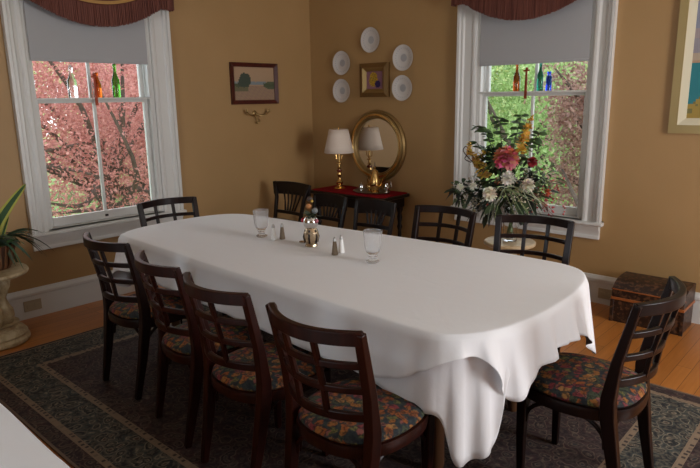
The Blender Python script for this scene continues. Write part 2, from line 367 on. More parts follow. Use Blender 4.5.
# ---------------------------------------------------------------- rug
rug = thing('rug', 'dark navy and burgundy oriental rug with tan dashed border stripes under the dining table', 'rug')
rx0, rx1, ry0, ry1 = .625, 4.20, -3.60, -1.18
def xl(i): return i*.3 if i <= .118 else .0354+(i-.118)*(.35-.0354)/.232
def ringq(m, i0, i1, z=.011):
    a = (rx0+xl(i0), rx1-i0, ry0+i0, ry1-i0); b = (rx0+xl(i1), rx1-i1, ry0+i1, ry1-i1)
    for q in ((a[0], b[0], a[2], a[3]), (b[1], a[1], a[2], a[3]), (b[0], b[1], a[2], b[2]), (b[0], b[1], b[3], a[3])):
        m.add([(q[0], q[2], z), (q[1], q[2], z), (q[1], q[3], z), (q[0], q[3], z)], [(0, 1, 2, 3)])
MBo = rugmat('rug_border', 'border'); MFi = rugmat('rug_field', 'field'); MSt = rugmat('rug_stripe', 'stripe'); MLn = rugmat('rug_line', 'line')
m = MB(); m.box(rx0, rx1, ry0, ry1, 0.001, .010); m.build('backing', MLn, rug, sharp=0)
for nm, i0, i1, mm in (('selvage', 0, .012, MLn), ('guard_band', .012, .085, MFi), ('outer_stripe', .085, .118, MSt), ('border', .118, .315, MBo), ('inner_stripe', .315, .35, MSt)):
    m = MB(); ringq(m, i0, i1); m.build(nm, mm, rug, sharp=0)
m = MB(); i = .35; m.add([(rx0+i, ry0+i, .011), (rx1-i, ry0+i, .011), (rx1-i, ry1-i, .011), (rx0+i, ry1-i, .011)], [(0, 1, 2, 3)]); m.build('field', MFi, rug, sharp=0)

# ---------------------------------------------------------------- lattice-back dining chairs
def chair(name, label, wm, loc, rz, group):
    t = thing(name, label, 'chair', loc, rz, group)
    def py(z):     # side profile of the rear post
        K = [(0, -.235), (.2, -.195), (.40, -.163), (.48, -.160), (.62, -.18), (.74, -.208), (.87, -.24)]
        for (a, b), (c_, d_) in zip(K, K[1:]):
            if a <= z <= c_: return b+(d_-b)*(z-a)/(c_-a)
        return K[-1][1]
    px = lambda z: .172+.034*z/.865
    bow = lambda x, z: -.078*(1-(x/px(z))**2)
    for s in (-1, 1):
        m = MB(); zs = [0, .1, .2, .3, .40, .48, .55, .62, .69, .76, .81, .850]
        m.sweep([(s*px(z), py(z), z) for z in zs], [.026, .03, .033, .036, .038, .038, .038, .037, .036, .035, .035, .035], [.030, .036, .042, .048, .052, .05, .042, .036, .033, .03, .028, .026], side=(1, 0, 0))
        m.build('leg', wm, t, bevel=.004)
    for s in (-1, 1):
        m = MB(); m.sweep([(s*.168, .168, 0), (s*.172, .172, .2), (s*.172, .170, .41)], [.026, .033, .042], [.026, .033, .042], side=(1, 0, 0)); m.build('leg', wm, t, bevel=.004)
    def rail(z, h, d, nm, dz=0, ext=0):
        xs = [px(z)*k/8*(1+ext) for k in range(-8, 9)]
        m = MB(); m.sweep([(x, py(z)+bow(x, z)*1.0, z+dz*(1-(x/px(z))**2)) for x in xs], h, d, side=(0, 0, 1)); return m.build(nm, wm, t, bevel=.004)
    rail(.831, .046, .026, 'crest_rail', .0, .03); rail(.732, .024, .018, 'back_rail'); rail(.64, .024, .018, 'back_rail'); rail(.54, .032, .018, 'back_rail')
    for s in (-1, 1):
        m = MB(); m.sweep([(s*.062*px(z)/.19, py(z)+bow(.062, z), z) for z in (.54, .62, .69, .76, .83)], .022, .016, side=(1, 0, 0)); m.build('back_slat', wm, t, bevel=.003)
    def outline(g, z, n=40):
        o = []
        for k in range(n):
            a = 2*PI*k/n; ca, sa = math.cos(a), math.sin(a); e = 2/2.6
            x = (.217+g)*math.copysign(abs(ca)**e, ca); y = (.228+g)*math.copysign(abs(sa)**e, sa)+.002
            o.append((x*(1-.06*(-y)/.22 if y < 0 else 1), y, z))
        return o
    m = MB(); m.loft([outline(g, z) for g, z in ((-.012, .372), (.0, .377), (.004, .405), (.0, .420), (-.01, .423))]); sf = m.build('seat_frame', wm, t, sharp=35)
    m = MB(); m.loft([outline(g, z) for g, z in ((-.012, .42), (-.004, .432), (-.014, .446), (-.045, .457), (-.10, .464), (-.16, .467))]); m.build('seat_cushion', m_seat, sf, sharp=60)
    # bentwood braces under the seat: sides, front
    def arc(p, q):
        p = Vector(p); q = Vector(q); pts = []
        for k in range(15):
            a = PI*k/14; c_ = (p+q)/2; h = (q-p)/2
            pts.append(c_-h*math.cos(a)+Vector((0, 0, .115*math.sin(a)**.8)))
        m = MB(); m.tube(pts, .009, 6); m.build('brace', wm, t)
    for s in (-1, 1): arc((s*.172, -.155, .265), (s*.170, .158, .265))
    arc((-.158, .168, .265), (.158, .168, .265)); arc((-.17, -.17, .265), (.17, -.17, .265))
    return t
def at(mx, my, ang):  # chair origin from the middle of its crest; ang = heading of +y
    return (mx-math.sin(ang)*.235, my+math.cos(ang)*.235, .012)
G = 'lattice-back dining chairs around the long table'
cm = chair('dining_chair', 'reddish mahogany lattice-back chair with floral seat, nearest the camera on the near long side', m_mah, at(3.285, -3.24, math.radians(-.5)), math.radians(-.5), G)
ce = chair('dining_chair', 'black-brown lattice-back chair alone at the right end of the long table', m_esp, at(4.04, -2.25, PI/2), PI/2, G)
D = math.radians
for src, mx, my, a, lb in ((ce, 1.631, -3.112, 1.1, 'dark lattice-back chair on the near long side, closest to the left window'),
                           (cm, 2.225, -3.165, -9.0, 'reddish lattice-back chair on the near long side, second from the left window'),
                           (cm, 2.725, -3.22, -3, 'mahogany lattice-back chair on the near long side, just left of the nearest chair'),
                           (ce, 2.5425, -1.3445, 180.7, 'dark lattice-back chair on the far long side, left of the glass flower vase'),
                           (ce, 3.1145, -1.2925, 190.8, 'dark lattice-back chair on the far long side, angled in front of the flower stand'),
                           (ce, .8065, -2.247, -90-6, 'dark lattice-back chair at the left end of the table below the window')):
    p_ = at(mx, my, D(a)); z_ = .012
    if a in (180.7,) : z_ = .012
    dup(src, (p_[0], p_[1], z_), D(a), lb)

# ---------------------------------------------------------------- the long dining table and its two cloths
tb = thing('dining_table', 'long dining table hidden under white cloths, only its shape showing', 'table')
ctrl = [  # x, y, topper drop, under drop
 (1.14, -2.765, .20, .18), (1.65, -2.79, .20, .18), (2.1, -2.82, .20, .18), (2.55, -2.835, .21, .18), (3.0, -2.85, .225, .19), (3.22, -2.855, .225, .24), (3.36, -2.86, .19, .27), (3.46, -2.86, .135, .285),
 (3.505, -2.85, .10, .285), (3.53, -2.84, .08, .32), (3.555, -2.822, .065, .45), (3.58, -2.797, .06, .475), (3.605, -2.765, .07, .46), (3.628, -2.725, .11, .44), (3.645, -2.685, .20, .40), (3.657, -2.65, .26, .18), (3.668, -2.60, .26, .18), (3.685, -2.50, .20, .15), (3.695, -2.36, .155, .12), (3.695, -2.19, .155, .12), (3.685, -2.07, .19, .14), (3.665, -1.95, .28, .2), (3.635, -1.85, .36, .2), (3.585, -1.765, .32, .2), (3.50, -1.71, .24, .18),
 (3.36, -1.69, .2, .18), (3.0, -1.69, .2, .18), (2.55, -1.72, .2, .18), (1.7, -1.79, .2, .18), (1.30, -1.82, .22, .2), (1.12, -1.86, .3, .2), (1.01, -1.98, .34, .2), (.965, -2.2, .22, .18), (.965, -2.44, .22, .18), (1.0, -2.62, .36, .2), (1.06, -2.72, .34, .2)]
def cloth(name, label, ztop, over, key, matl, seed, amp, nu_sub=7):
    ring = spline(ctrl, nu_sub, True); N = len(ring); P = np.array(ring)
    xy = P[:, :2]; tan = np.roll(xy, -1, 0)-np.roll(xy, 1, 0); tan /= np.linalg.norm(tan, axis=1)[:, None]; nor = np.stack([tan[:, 1], -tan[:, 0]], 1)
    cen = xy.mean(0); 
    if (nor*(xy-cen)).sum() < 0: nor = -nor
    for _ in range(12): nor = (np.roll(nor, 1, 0)+nor*2+np.roll(nor, -1, 0))/4; nor /= np.linalg.norm(nor, axis=1)[:, None]
    s = np.concatenate([[0], np.cumsum(np.linalg.norm(np.diff(xy, axis=0), axis=1))])
    rr = np.random.RandomState(seed); ph = rr.uniform(0, 6.28, 4)
    curv = np.linalg.norm(np.roll(nor, -3, 0)-np.roll(nor, 3, 0), axis=1); curv = np.clip(curv/.35, .10, 1); curv = np.where(xy[:, 0] > 3.45, np.maximum(curv, .55), curv)
    if key == 'under': curv = curv*np.clip((P[:, 3]-.22)/.2, 0, 1)
    for _ in range(10): curv = (np.roll(curv, 1)+curv*2+np.roll(curv, -1))/4
    wav = (.6*np.sin(s*2*PI/.17+ph[0]+1.0*np.sin(s*5))+.4*np.sin(s*2*PI/.105+ph[1])) if key != 'under' else np.sin(s*2*PI/.095+ph[0])
    wav = np.sign(wav)*np.abs(wav)**.75
    m = MB(); rings = []
    insets = [.02, .008, .003, 0]; zz = [0, -.0005, -.002, -.005]
    for a_, z_ in zip(insets, zz):
        q = xy-nor*a_; rings.append([(x, y, ztop+z_) for x, y in q])
    J = 14; drop = P[:, 3] if key == 'under' else P[:, 2]
    for j in range(1, J+1):
        t = j/J; off = over+.005*t**.5+.020*t+amp*curv*(wav+.6)*t**1.1
        q = xy+nor*off[:, None]; rings.append([(x, y, ztop-.008-(drop[i])*t) for i, (x, y) in enumerate(q)])
    m.loft(rings, caps=False)
    c0 = len(m.v)
    # fill the middle of the top
    m.f.append(tuple(range(N))); m.c.append(None)
    o = m.build(name, matl, None, sharp=60)
    bm = bmesh.new(); bm.from_mesh(o.data); bmesh.ops.remove_doubles(bm, verts=bm.verts, dist=1e-4); bm.to_mesh(o.data); bm.free()
    o.modifiers.new('t', 'SOLIDIFY').thickness = .0012
    return tag(o, label, 'tablecloth')
cloth('tablecloth', 'white under-cloth on the long table whose long corner point hangs at the near right', .740, .002, 'under', m_cloth, 3, .026)
cloth('tablecloth', 'large white upper tablecloth covering the long dining table with shakers and glasses on it', .7445, .010, 'topper', m_cloth, 5, .040)
m = MB(); ring = spline(ctrl, 3, True); cx_, cy_ = 2.33, -2.28
m.loft([[(cx_+(p[0]-cx_)*k, cy_+(p[1]-cy_)*k, z) for p in ring] for k, z in ((.985, .70), (.99, .703), (.99, .735), (.985, .7375))]); m.build('tabletop', m_oakd, tb, sharp=35)
for x, y in ((1.3, -1.98), (3.35, -1.93), (1.3, -2.55), (3.35, -2.6)):
    m = MB(); m.lathe([(.022, 0.012), (.03, .05), (.026, .3), (.038, .5), (.03, .56), (.045, .6), (.045, .70)], 16, (x, y, 0)); m.build('leg', m_oakd, tb)

# second table, only its cloth corner in view
t2 = thing('dining_table', 'second dining table under a white cloth at the lower left edge', 'table', (2.9, -4.85, 0))
m = MB(); m.box(-1.2, 1.0, -.7, .77, .70, .736); m.build('tabletop', m_oakd, t2)
for x in (-1.1, .9):
    for y in (-.6, .65):
        m = MB(); m.lathe([(.022, 0), (.03, .05), (.028, .4), (.042, .65), (.045, .70)], 14, (x, y, 0)); m.build('leg', m_oakd, t2)
c2 = [(1.7, -4.05), (2.3, -4.043), (2.873, -4.04), (3.02, -4.042), (3.153, -4.045), (3.25, -4.046), (3.33, -4.045), (3.6, -4.047), (3.82, -4.06), (3.92, -4.12), (3.94, -4.3), (3.94, -4.8), (3.94, -5.4), (3.85, -5.55), (3.0, -5.57), (1.9, -5.57), (1.66, -5.5), (1.63, -5.0), (1.63, -4.2)]
rg = spline(c2, 6, True); m = MB(); rings = [[(p[0], p[1], .745) for p in rg]]
cc = np.array((2.8, -4.8))
for j in range(1, 9):
    t = j/8; rings.append([(p[0]+(.02*t**.5+.012*math.sin(i*.9)*t)*(1 if p[0] > cc[0] else -1)*(abs(p[0]-cc[0]) > 1), p[1]+(.004*t+.012*(1+math.sin(i*.8))*t*-.3)*(1 if p[1] > cc[1] else -1), .745-.30*t) for i, p in enumerate(rg)])
m.loft(rings, caps=False); m.f.append(tuple(range(len(rg)))); m.c.append(None); o = m.build('tablecloth', m_cloth, None, sharp=35); o.modifiers.new('t', 'SOLIDIFY').thickness = .002
tag(o, 'white tablecloth on the second table at the lower left corner', 'tablecloth')

# ---------------------------------------------------------------- things on the table
TZ = .7458
def goblet(x, y, label):
    t = MB(); t.lathe([(.030, 0), (.034, .003), (.034, .008), (.022, .014), (.020, .026), (.025, .036), (.024, .042), (.034, .054), (.041, .075), (.045, .115), (.048, .158), (.0485, .162), (.0455, .162), (.0425, .115), (.038, .078), (.031, .060), (.006, .052)], 12)
    o = t.build('water_goblet', m_tumbler, sharp=25); o.location = (x, y, TZ); return tag(o, label, 'glass', 'footed water glasses on the long table')
goblet(1.835, -2.245, 'clear footed water glass nearer the left window'); goblet(2.73, -2.275, 'clear footed water glass nearest the camera, right of the shakers')
def shaker(x, y, fill, nm, label):
    t = thing(nm, label, 'shaker', (x, y, TZ), 0, 'salt and pepper shakers on the long table')
    m = MB(); m.lathe([(.016, 0), (.0175, .004), (.0165, .01), (.012, .05), (.009, .073), (.0085, .074)], 16); m.build('body', fill, t)
    m = MB(); m.lathe([(.0095, .073), (.010, .076), (.009, .084), (.006, .092), (.002, .096)], 16); m.build('cap', m_steel, t)
shaker(1.962, -2.262, m_salt, 'salt_shaker', 'white salt shaker beside the far water glass'); shaker(1.985, -2.215, m_pepper, 'pepper_shaker', 'brown pepper shaker beside the far water glass')
shaker(2.478, -2.285, m_pepper, 'pepper_shaker', 'brown pepper shaker just right of the silver bud vase'); shaker(2.474, -2.230, m_salt, 'salt_shaker', 'white salt shaker just right of the silver bud vase')
t = thing('bud_vase', 'small silver bud vase with painted reflection stripes and dark flowers in the middle of the table', 'vase', (2.243, -2.228, TZ)); t.scale = (1.15, 1.15, 1.15)
m = MB(); m.lathe([(.030, 0), (.032, .004), (.030, .012), (.026, .016), (.034, .03), (.038, .05), (.036, .07), (.028, .085), (.025, .09)], 12); m.build('body', mat('reflection_tinted_silver', (.52, .40, .26), .2, .8), t, sharp=20)  # silver body, its warm reflections put into the base colour
m = MB()
for k in range(6):
    a = 2*PI*k/6; m.sweep([(math.cos(a)*.0325, math.sin(a)*.0325, .018), (math.cos(a)*.0395, math.sin(a)*.0395, .048), (math.cos(a)*.029, math.sin(a)*.029, .084)], .009, .003, side=(-math.sin(a), math.cos(a), 0))
m.build('reflection_stripe', m_esp, t)  # dark strips standing for the brown reflections in the silver body
m = MB(); m.lathe([(.022, .088), (.032, .10), (.037, .117), (.034, .135), (.024, .146), (.02, .148)], 20); m.build('bowl', m_silver, t)
m = MB()
for k in range(16):
    a = R.uniform(0, 6.28); m.leaf((0, 0, .145), (math.cos(a), math.sin(a), R.uniform(.2, 2)), R.uniform(.04, .075), .018, .3, (.02, .035, .015) if k % 3 else (.10, .12, .08))
m.build('foliage', m_attr, t)
for (x, y, z, r, c_) in ((-.04, -.01, .125, .013, (.4, .02, .03)), (.038, .0, .128, .011, (.35, .1, .12)), (-.012, 0, .195, .014, (.42, .17, .05)), (.02, .01, .175, .015, (.16, .17, .17)), (-.006, .004, .23, .014, (.05, .03, .02)), (.012, .0, .222, .007, (.5, .32, .06))):
    m = MB(); m.ball((x, y, z), r, 8, 6); m.build('flower', mat('bud', c_, .6), t)
m = MB(); m.lathe([(.006, 0), (.02, .002), (.027, .008), (.026, .009), (.012, .005), (.002, .004)], 16); o = m.build('sauce_dish', m_silver); o.location = (2.155, -2.205, TZ); tag(o, 'tiny silver dish beside the bud vase', 'dish')

# ---------------------------------------------------------------- console table with lamp, tea tray, mirror and plates
t = thing('console_table', 'dark wood console with turned legs and red cloth runner below the round mirror', 'console table', (.845, -.245, 0))
def rr(w_, d_, r_, z, n=6):
    o = []
    for cx2, cy2, a0 in ((w_/2-r_, d_/2-r_, 0), (-w_/2+r_, d_/2-r_, PI/2), (-w_/2+r_, -d_/2+r_, PI), (w_/2-r_, -d_/2+r_, 1.5*PI)):
        for k in range(n+1): a = a0+PI/2*k/n; o.append((cx2+r_*math.cos(a), cy2+r_*math.sin(a), z))
    return o
m = MB(); m.loft([rr(.92, .43, .06, .652), rr(.95, .45, .07, .660), rr(.95, .45, .07, .676), rr(.935, .44, .06, .682)]); m.build('tabletop', m_dark, t, sharp=35)
m = MB(); m.loft([rr(.84, .37, .02, .56), rr(.84, .37, .02, .655)]); m.build('apron', m_dark, t)
for sx in (-1, 1):
    for sy in (-1, 1):
        m = MB(); m.lathe([(.014, 0), (.02, .02), (.012, .05), (.022, .09), (.024, .2), (.016, .34), (.027, .37), (.017, .40), (.026, .46), (.018, .50), (.03, .53), (.03, .56)], 14, (sx*.385, sy*.145, 0)); m.build('leg', m_dark, t)
m = MB(); m.box(-.385, .385, -.01, .01, .12, .15); m.build('stretcher', m_dark, t, bevel=.003)
m = MB(); m.loft([rr(.90, .405, .05, .683), rr(.90, .41, .05, .686), rr(.89, .40, .05, .688)]); o = m.build('table_runner', m_red); o.location = (.845, -.24, 0); tag(o, 'dark red cloth spread over the console table top', 'table runner')
t = thing('table_lamp', 'brass candlestick table lamp with white cone shade on the console', 'lamp', (.60, -.24, .688))
m = MB(); m.lathe([(.058, 0), (.06, .008), (.045, .016), (.02, .028), (.018, .036), (.034, .052), (.036, .066), (.018, .085), (.011, .11), (.020, .13), (.023, .145), (.012, .165), (.010, .19), (.022, .20), (.011, .212), (.010, .24), (.028, .245), (.028, .252), (.01, .26), (.009, .36)], 24); m.build('base', m_brass, t)
m = MB(); m.lathe([(.024, .168), (.027, .178), (.024, .188)], 16); m.build('bead', mat('red_glass_bead', (.15, .02, .01), .2), t)
m = MB()
for s in (-1, 1): m.tube([(s*.01, 0, .27), (s*.035, 0, .29), (s*.038, 0, .33)], .004, 6)
m.build('socket', m_brass, t)
m = MB(); m.grid(lambda u, v_: ((.143-.052*v_)*math.cos(2*PI*u), (.143-.052*v_)*math.sin(2*PI*u), .350+.222*v_), 36, 5, True); lsh = m.build('lamp_shade', m_shade, t, solid=.003)
m = MB(); m.lathe([(.003, .572), (.008, .58), (.006, .592), (.001, .598)], 10); m.tube([(0, 0, .36), (0, 0, .577)], .003, 6); m.tube([(-.09, 0, .570), (.09, 0, .570)], .002, 5); m.build('finial', m_brass, lsh)

t = thing('wall_mirror', 'round mirror in a wide stepped gilt frame above the console table', 'mirror', (.895, -.002, 1.10))
m = MB(); m.lathe([(.335, 0), (.338, .02), (.325, .04), (.312, .034), (.302, .046), (.285, .05), (.274, .036), (.266, .04), (.258, .028), (.258, .01)], 56, axis='y', ring_=True); 
m.v = m.v; m.build('frame', m_gold, t, sharp=30)
m = MB(); m.lathe([(.302, .0462), (.304, .049), (.285, .0515), (.283, .048)], 56, axis='y', ring_=True); m.build('bead', m_brass, t)
m = MB(); m.lathe([(.26, .008), (.26, .0125), (.001, .0126)], 56, axis='y'); m.build('mirror_glass', m_mirror, t, sharp=30)

tx, ty = 1.0, -.235
t = thing('serving_tray', 'oval silver tray with raised rim holding the tea set on the console', 'tray', (tx, ty, .688))
m = MB(); m.lathe([(.13, 0), (.165, .004), (.185, .014), (.188, .014), (.168, .0015+.004), (.13, .004), (.01, .004)], 40); m.v = [(x*1.05, y*.72, z) for x, y, z in m.v]; m.build('plate', m_steel, t)
t = thing('teapot', 'tall gleaming brass coffee pot standing on the silver tray', 'teapot', (tx+.045, ty, .693))
m = MB(); m.lathe([(.04, 0), (.042, .006), (.03, .018), (.045, .045), (.052, .075), (.048, .115), (.036, .155), (.030, .175), (.034, .18), (.028, .196), (.012, .21), (.006, .22), (.010, .23), (.003, .24)], 20); m.build('body', m_brass, t)
m = MB(); m.tube([(.045, 0, .05), (.085, 0, .08), (.10, 0, .13), (.125, 0, .155)], [.014, .012, .009, .006], 8); m.build('spout', m_brass, t)
m = MB(); m.tube([(-.034, 0, .14), (-.07, 0, .15), (-.09, 0, .11), (-.075, 0, .06), (-.045, 0, .045)], .006, 6); m.build('handle', m_brass, t)
m = MB(); m.lathe([(.004, .235), (.003, .27), (.001, .285)], 8); m.build('finial', m_bk, t)
for dx, dy, s, nm, lb, mt in ((-.11, -.015, 1.0, 'sugar_bowl', 'small silver sugar bowl left on the tea tray', m_silver), (-.055, .045, 1.2, 'cream_jug', 'small brass cream jug behind on the tea tray', m_brass)):
    t = thing(nm, lb, 'bowl' if nm == 'sugar_bowl' else 'jug', (tx+dx, ty+dy, .693))
    m = MB(); m.lathe([(a*s, b*s) for a, b in ((.018, 0), (.02, .004), (.014, .01), (.03, .025), (.032, .04), (.026, .052), (.027, .056), (.018, .062), (.004, .066), (.006, .074), (.002, .08))], 16); m.build('body', mt, t)
    for q in (-1, 1): m = MB(); m.tube([(q*.03*s, 0, .045*s), (q*.046*s, 0, .045*s), (q*.044*s, 0, .025*s), (q*.028*s, 0, .025*s)], .003, 5); m.build('handle', mt, t)
m = MB()
for k in range(14): 
    a = 6.28*k/14; m.ball((.016*math.cos(a)*R.uniform(.2, 1.1), .012*math.sin(a), .01*R.uniform(0, 1.6)), .009, 7, 5)
t = thing('creamer', 'low silver creamer with long handle right of the coffee pot', 'jug', (tx+.135, ty+.055, .693))
m = MB(); m.lathe([(.02, 0), (.016, .01), (.028, .035), (.03, .06), (.022, .08), (.025, .09)], 14); m.build('body', m_silver, t)
m = MB(); m.tube([(.025, 0, .08), (.055, .0, .10), (.06, 0, .06), (.03, 0, .035)], .004, 6); m.build('handle', m_silver, t)

def plate(x, z, label):
    t = thing('wall_plate', label, 'plate', (x, -.001, z), 0, 'white plates hung around the small gilt picture')
    m = MB(); m.lathe([(.05, 0), (.055, .006), (.105, .022), (.113, .026), (.113, .029), (.103, .0265), (.068, .013), (.06, .0105), (.001, .0105)], 40, axis='y'); dh = m.build('dish', m_porc, t, sharp=50)
    m = MB(); m.lathe([(.034, .0108), (.034, .0116), (.001, .0117)], 24, axis='y'); m.build('motif', m_plateband, dh)
    m = MB()
    for a in range(24):
        q = 2*PI*a/24; r0, r1 = .080, .092; m.add([(math.cos(q-.06)*r0, -.0185, math.sin(q-.06)*r0), (math.cos(q+.06)*r0, -.0185, math.sin(q+.06)*r0), (math.cos(q)*r1, -.0235, math.sin(q)*r1)], [(0, 1, 2)])
    m.build('rim_pattern', m_plateband, dh)
for x, z, lb in ((.453, 1.885, 'white decorative wall plate at the left of the gilt picture, upper one'), (.447, 1.622, 'white decorative wall plate at the left of the gilt picture, lower one'), (.822, 2.074, 'white decorative wall plate at the top, above the gilt picture'), (1.203, 1.895, 'white decorative wall plate at the right of the gilt picture, upper one'), (1.195, 1.632, 'white decorative wall plate at the right of the gilt picture, lower one')): plate(x, z, lb)

# ---------------------------------------------------------------- pictures (canvases painted face by face)
def picture(name, label, axis, u0, u1, z0, z1, fwid, depth, fm, fn, nu, nv, steps=None, fm2=None, tilt=0):
    t = thing(name, label, 'picture', (0, 0, 0)); tr = lambda m: setattr(m, 'v', [((n_, u, z) if axis == 'x' else (u, -n_, z)) for u, n_, z in m.v]) or m
    def ring(a, b, d0, d1):
        m = MB(); r = []
        for ins, d in ((a, .002), (a, d0), (b, d1), (b, .002)): r.append([(u0+ins, d, z0+ins), (u1-ins, d, z0+ins), (u1-ins, d, z1-ins), (u0+ins, d, z1-ins)])
        m.loft(r, close=True); return tr(m)
    if fm2:
        k = fwid*.55; ring(0, k, depth*.7, depth).build('frame', fm, t, sharp=20); ring(k, fwid, depth*.9, depth*.45).build('inner_frame', fm2, t, sharp=20)
    else: ring(0, fwid, depth, depth*.6).build('frame', fm, t, sharp=20)
    m = MB(); a, b, c_, d_ = u0+fwid, u1-fwid, z0+fwid, z1-fwid; n_ = depth*.3
    for i in range(nu):
        for j in range(nv):
            x0, x1 = a+(b-a)*i/nu, a+(b-a)*(i+1)/nu; q0, q1 = c_+(d_-c_)*j/nv, c_+(d_-c_)*(j+1)/nv
            m.add([(x0, n_, q0), (x1, n_, q0), (x1, n_, q1), (x0, n_, q1)], [(0, 1, 2, 3)], fn((i+.5)/nu, (j+.5)/nv))
    tr(m).build('canvas', m_art, t, sharp=0)
    return t
def nz(x, y, s=1.0): return (math.sin(x*37.1*s+y*17.3)*math.cos(y*41.7*s-x*11.9)+math.sin(x*91*s+y*63*s))*.5
def lake(x, y):
    e = nz(x, y)*.03
    if ((x-.27)/.15)**2+((y+e-.60)/.21)**2 < 1 or ((x-.2)/.1)**2+((y-.5)/.09)**2 < 1: return (.045, .06, .04)
    if .40 < y+e < .50 and (x < .3 or x > .72): return (.07, .085, .04)
    if x > .75 and ((x-.9)/.14)**2+((y-.45)/.13)**2 < 1: return (.09, .10, .05)
    if .47 < y+e*.5 < .56: return (.20, .23, .24)
    if y < .45: return (.30+e, .19+e, .12) if not (x < .35 and y > .28) else (.14, .12, .06)
    return (.36+.06*y, .25+.02*y, .155)
picture('framed_landscape', 'small mahogany-framed painting of a lake and trees on the left wall', 'x', -1.035, -.478, 1.508, 1.884, .038, .03, wood('frame_mahogany', (.05, .008, .006), (.09, .016, .01), .3), lake, 44, 30)
def irises(x, y):
    e = nz(x*.8, y*.8)
    if ((x-.68)/.17)**2+((y-.27)/.2)**2 < 1: return (.03, .012, .10)
    if ((x-.42)/.22)**2+((y-.75)/.2)**2 < 1 or ((x-.42)/.26)**2+((y-.45)/.3)**2 < 1.1+e*.3: return (.50, .28, .01) if e > -.2 else (.16, .13, .02)
    return (.26, .12, .16)
picture('framed_flower_picture', 'small gilt-framed picture of yellow flowers between the wall plates', 'y', .692, 1.038, 1.556, 1.866, .075, .045, m_giltdk, irises, 26, 26, fm2=m_gold)
def coast(x, y):
    e = nz(x, y, .4)*.02
    hill = .36*math.exp(-((x-.62)/.5)**2)+.06*math.sin(x*6)+.02
    if y < hill*1.0+e+.02: return (.34, .23, .045) if nz(x*.7, y) > -.3 else (.17, .15, .05)
    if y < .47: return (.02, .19, .22)
    if y < .49: return (.42, .26, .16)
    if y < .56: return (.42, .33, .24)
    return ((.33, .27, .27) if nz(x*.3, y*.9, .5) > -.1 else (.27, .25, .28)) if y < .78 else (.23, .25, .32)
picture('framed_seascape', 'large cream-framed painting of a golden hill and teal sea at the upper right', 'y', 3.437, 4.55, 1.288, 2.22, .10, .04, mat('gilt_cream', (.47, .36, .16), .4, .3), coast, 60, 48, fm2=mat('cream_frame', (.62, .56, .40), .45))

# brass sconce bracket under the landscape
t = thing('wall_sconce', 'small brass scrolled wall bracket under the lake painting', 'sconce', (0, -.765, 1.42))
m = MB(); m.lathe([(.03, 0), (.026, .008), (.012, .014), (.002, .016)], 16, axis='x'); m.build('back_plate', m_gold, t)
m = MB()
for s in (-1, 1):
    m.tube([(.012, 0, 0), (.045, s*.045, -.022), (.055, s*.09, -.012), (.055, s*.13, .01)], .0065, 6)
m.tube([(.012, 0, -.01), (.03, 0, -.05), (.035, .0, -.075)], .006, 6)
m.build('arm', m_gold, t)
for s in (-1, 1): m = MB(); m.lathe([(.006, 0), (.017, .008), (.018, .012), (.01, .014), (.010, .035), (.004, .036)], 12, (.055, s*.13, .008)); m.build('candle_cup', m_gold, t)
m = MB(); m.ball((.035, 0, -.085), .014, 8, 6); m.ball((.035, .03, -.07), .010, 8, 6); m.ball((.035, .025, -.05), .009, 8, 6); m.build('drop', m_gold, t)

# wall outlets
def outlet(axis, u, z, label, n0=.0222):
    tr = lambda m: setattr(m, 'v', [((n_, u_, z_) if axis == 'x' else (u_, -n_, z_)) for u_, n_, z_ in m.v]) or m
    m = MB(); m.box(u-.062, u+.062, n0, n0+.006, z-.04, z+.04); o = tr(m).build('wall_outlet', m_ivory, bevel=.002)
    for s in (-1, 1): m = MB(); m.box(u+s*.027-.016, u+s*.027+.016, n0+.006, n0+.009, z-.014, z+.014); tr(m).build('socket', m_ivory, o, bevel=.003)
    tag(o, label, 'outlet')
outlet('x', -2.955, .095, 'ivory outlet plate on the baseboard beside the stone pedestal'); outlet('y', 3.125, .085, 'ivory outlet plate on the baseboard left of the small chest')

# ---------------------------------------------------------------- small chest under the right wall
t = thing('chest', 'small dark painted chest with orange bands on the floor by the right wall', 'chest', (3.49, -.20, 0))
mch = mat('painted_chest', (.05, .02, .012), .4); n = NT(mch); v = n.coord(); vo = n.new('ShaderNodeTexVoronoi'); vo.inputs['Scale'].default_value = 40; n.link(v, vo.inputs['Vector']); q = n.noise(v, 40, 5)
n.col(n.mix(n.ramp(q.outputs[0], [(.5, (0, 0, 0)), (.62, (1, 1, 1))]), n.ramp(vo.outputs['Distance'], [(.2, (.035, .014, .008)), (.5, (.018, .008, .006))]), (.11, .05, .025)))
mband = mat('orange_band', (.33, .10, .025), .35)
m = MB(); m.box(-.225, .225, -.13, .13, 0, .165); m.build('body', mch, t, bevel=.004)
m = MB(); m.loft([[(x, y, z) for y, z in ((-.133, .178), (-.133, .238), (-.10, .27), (-.04, .293), (.03, .30), (.133, .30), (.133, .178))] for x in (-.228, .228)]); m.build('lid', mch, t, bevel=.004)
for z in (.168,): m = MB(); m.box(-.232, .232, -.137, .134, z-.007, z+.012); m.build('band', mband, t, bevel=.002)
m = MB(); m.box(-.232, .232, -.1355, -.12, .232, .239); m.build('band', mband, t)
for s in (-1, 1): m = MB(); m.box(s*.222-.012, s*.222+.012, -.136, -.12, 0, .16); m.build('corner_strip', mch, t, bevel=.002)
m = MB(); m.box(-.02, .02, -.142, -.133, .145, .19); m.build('latch', m_brass, t, bevel=.002)

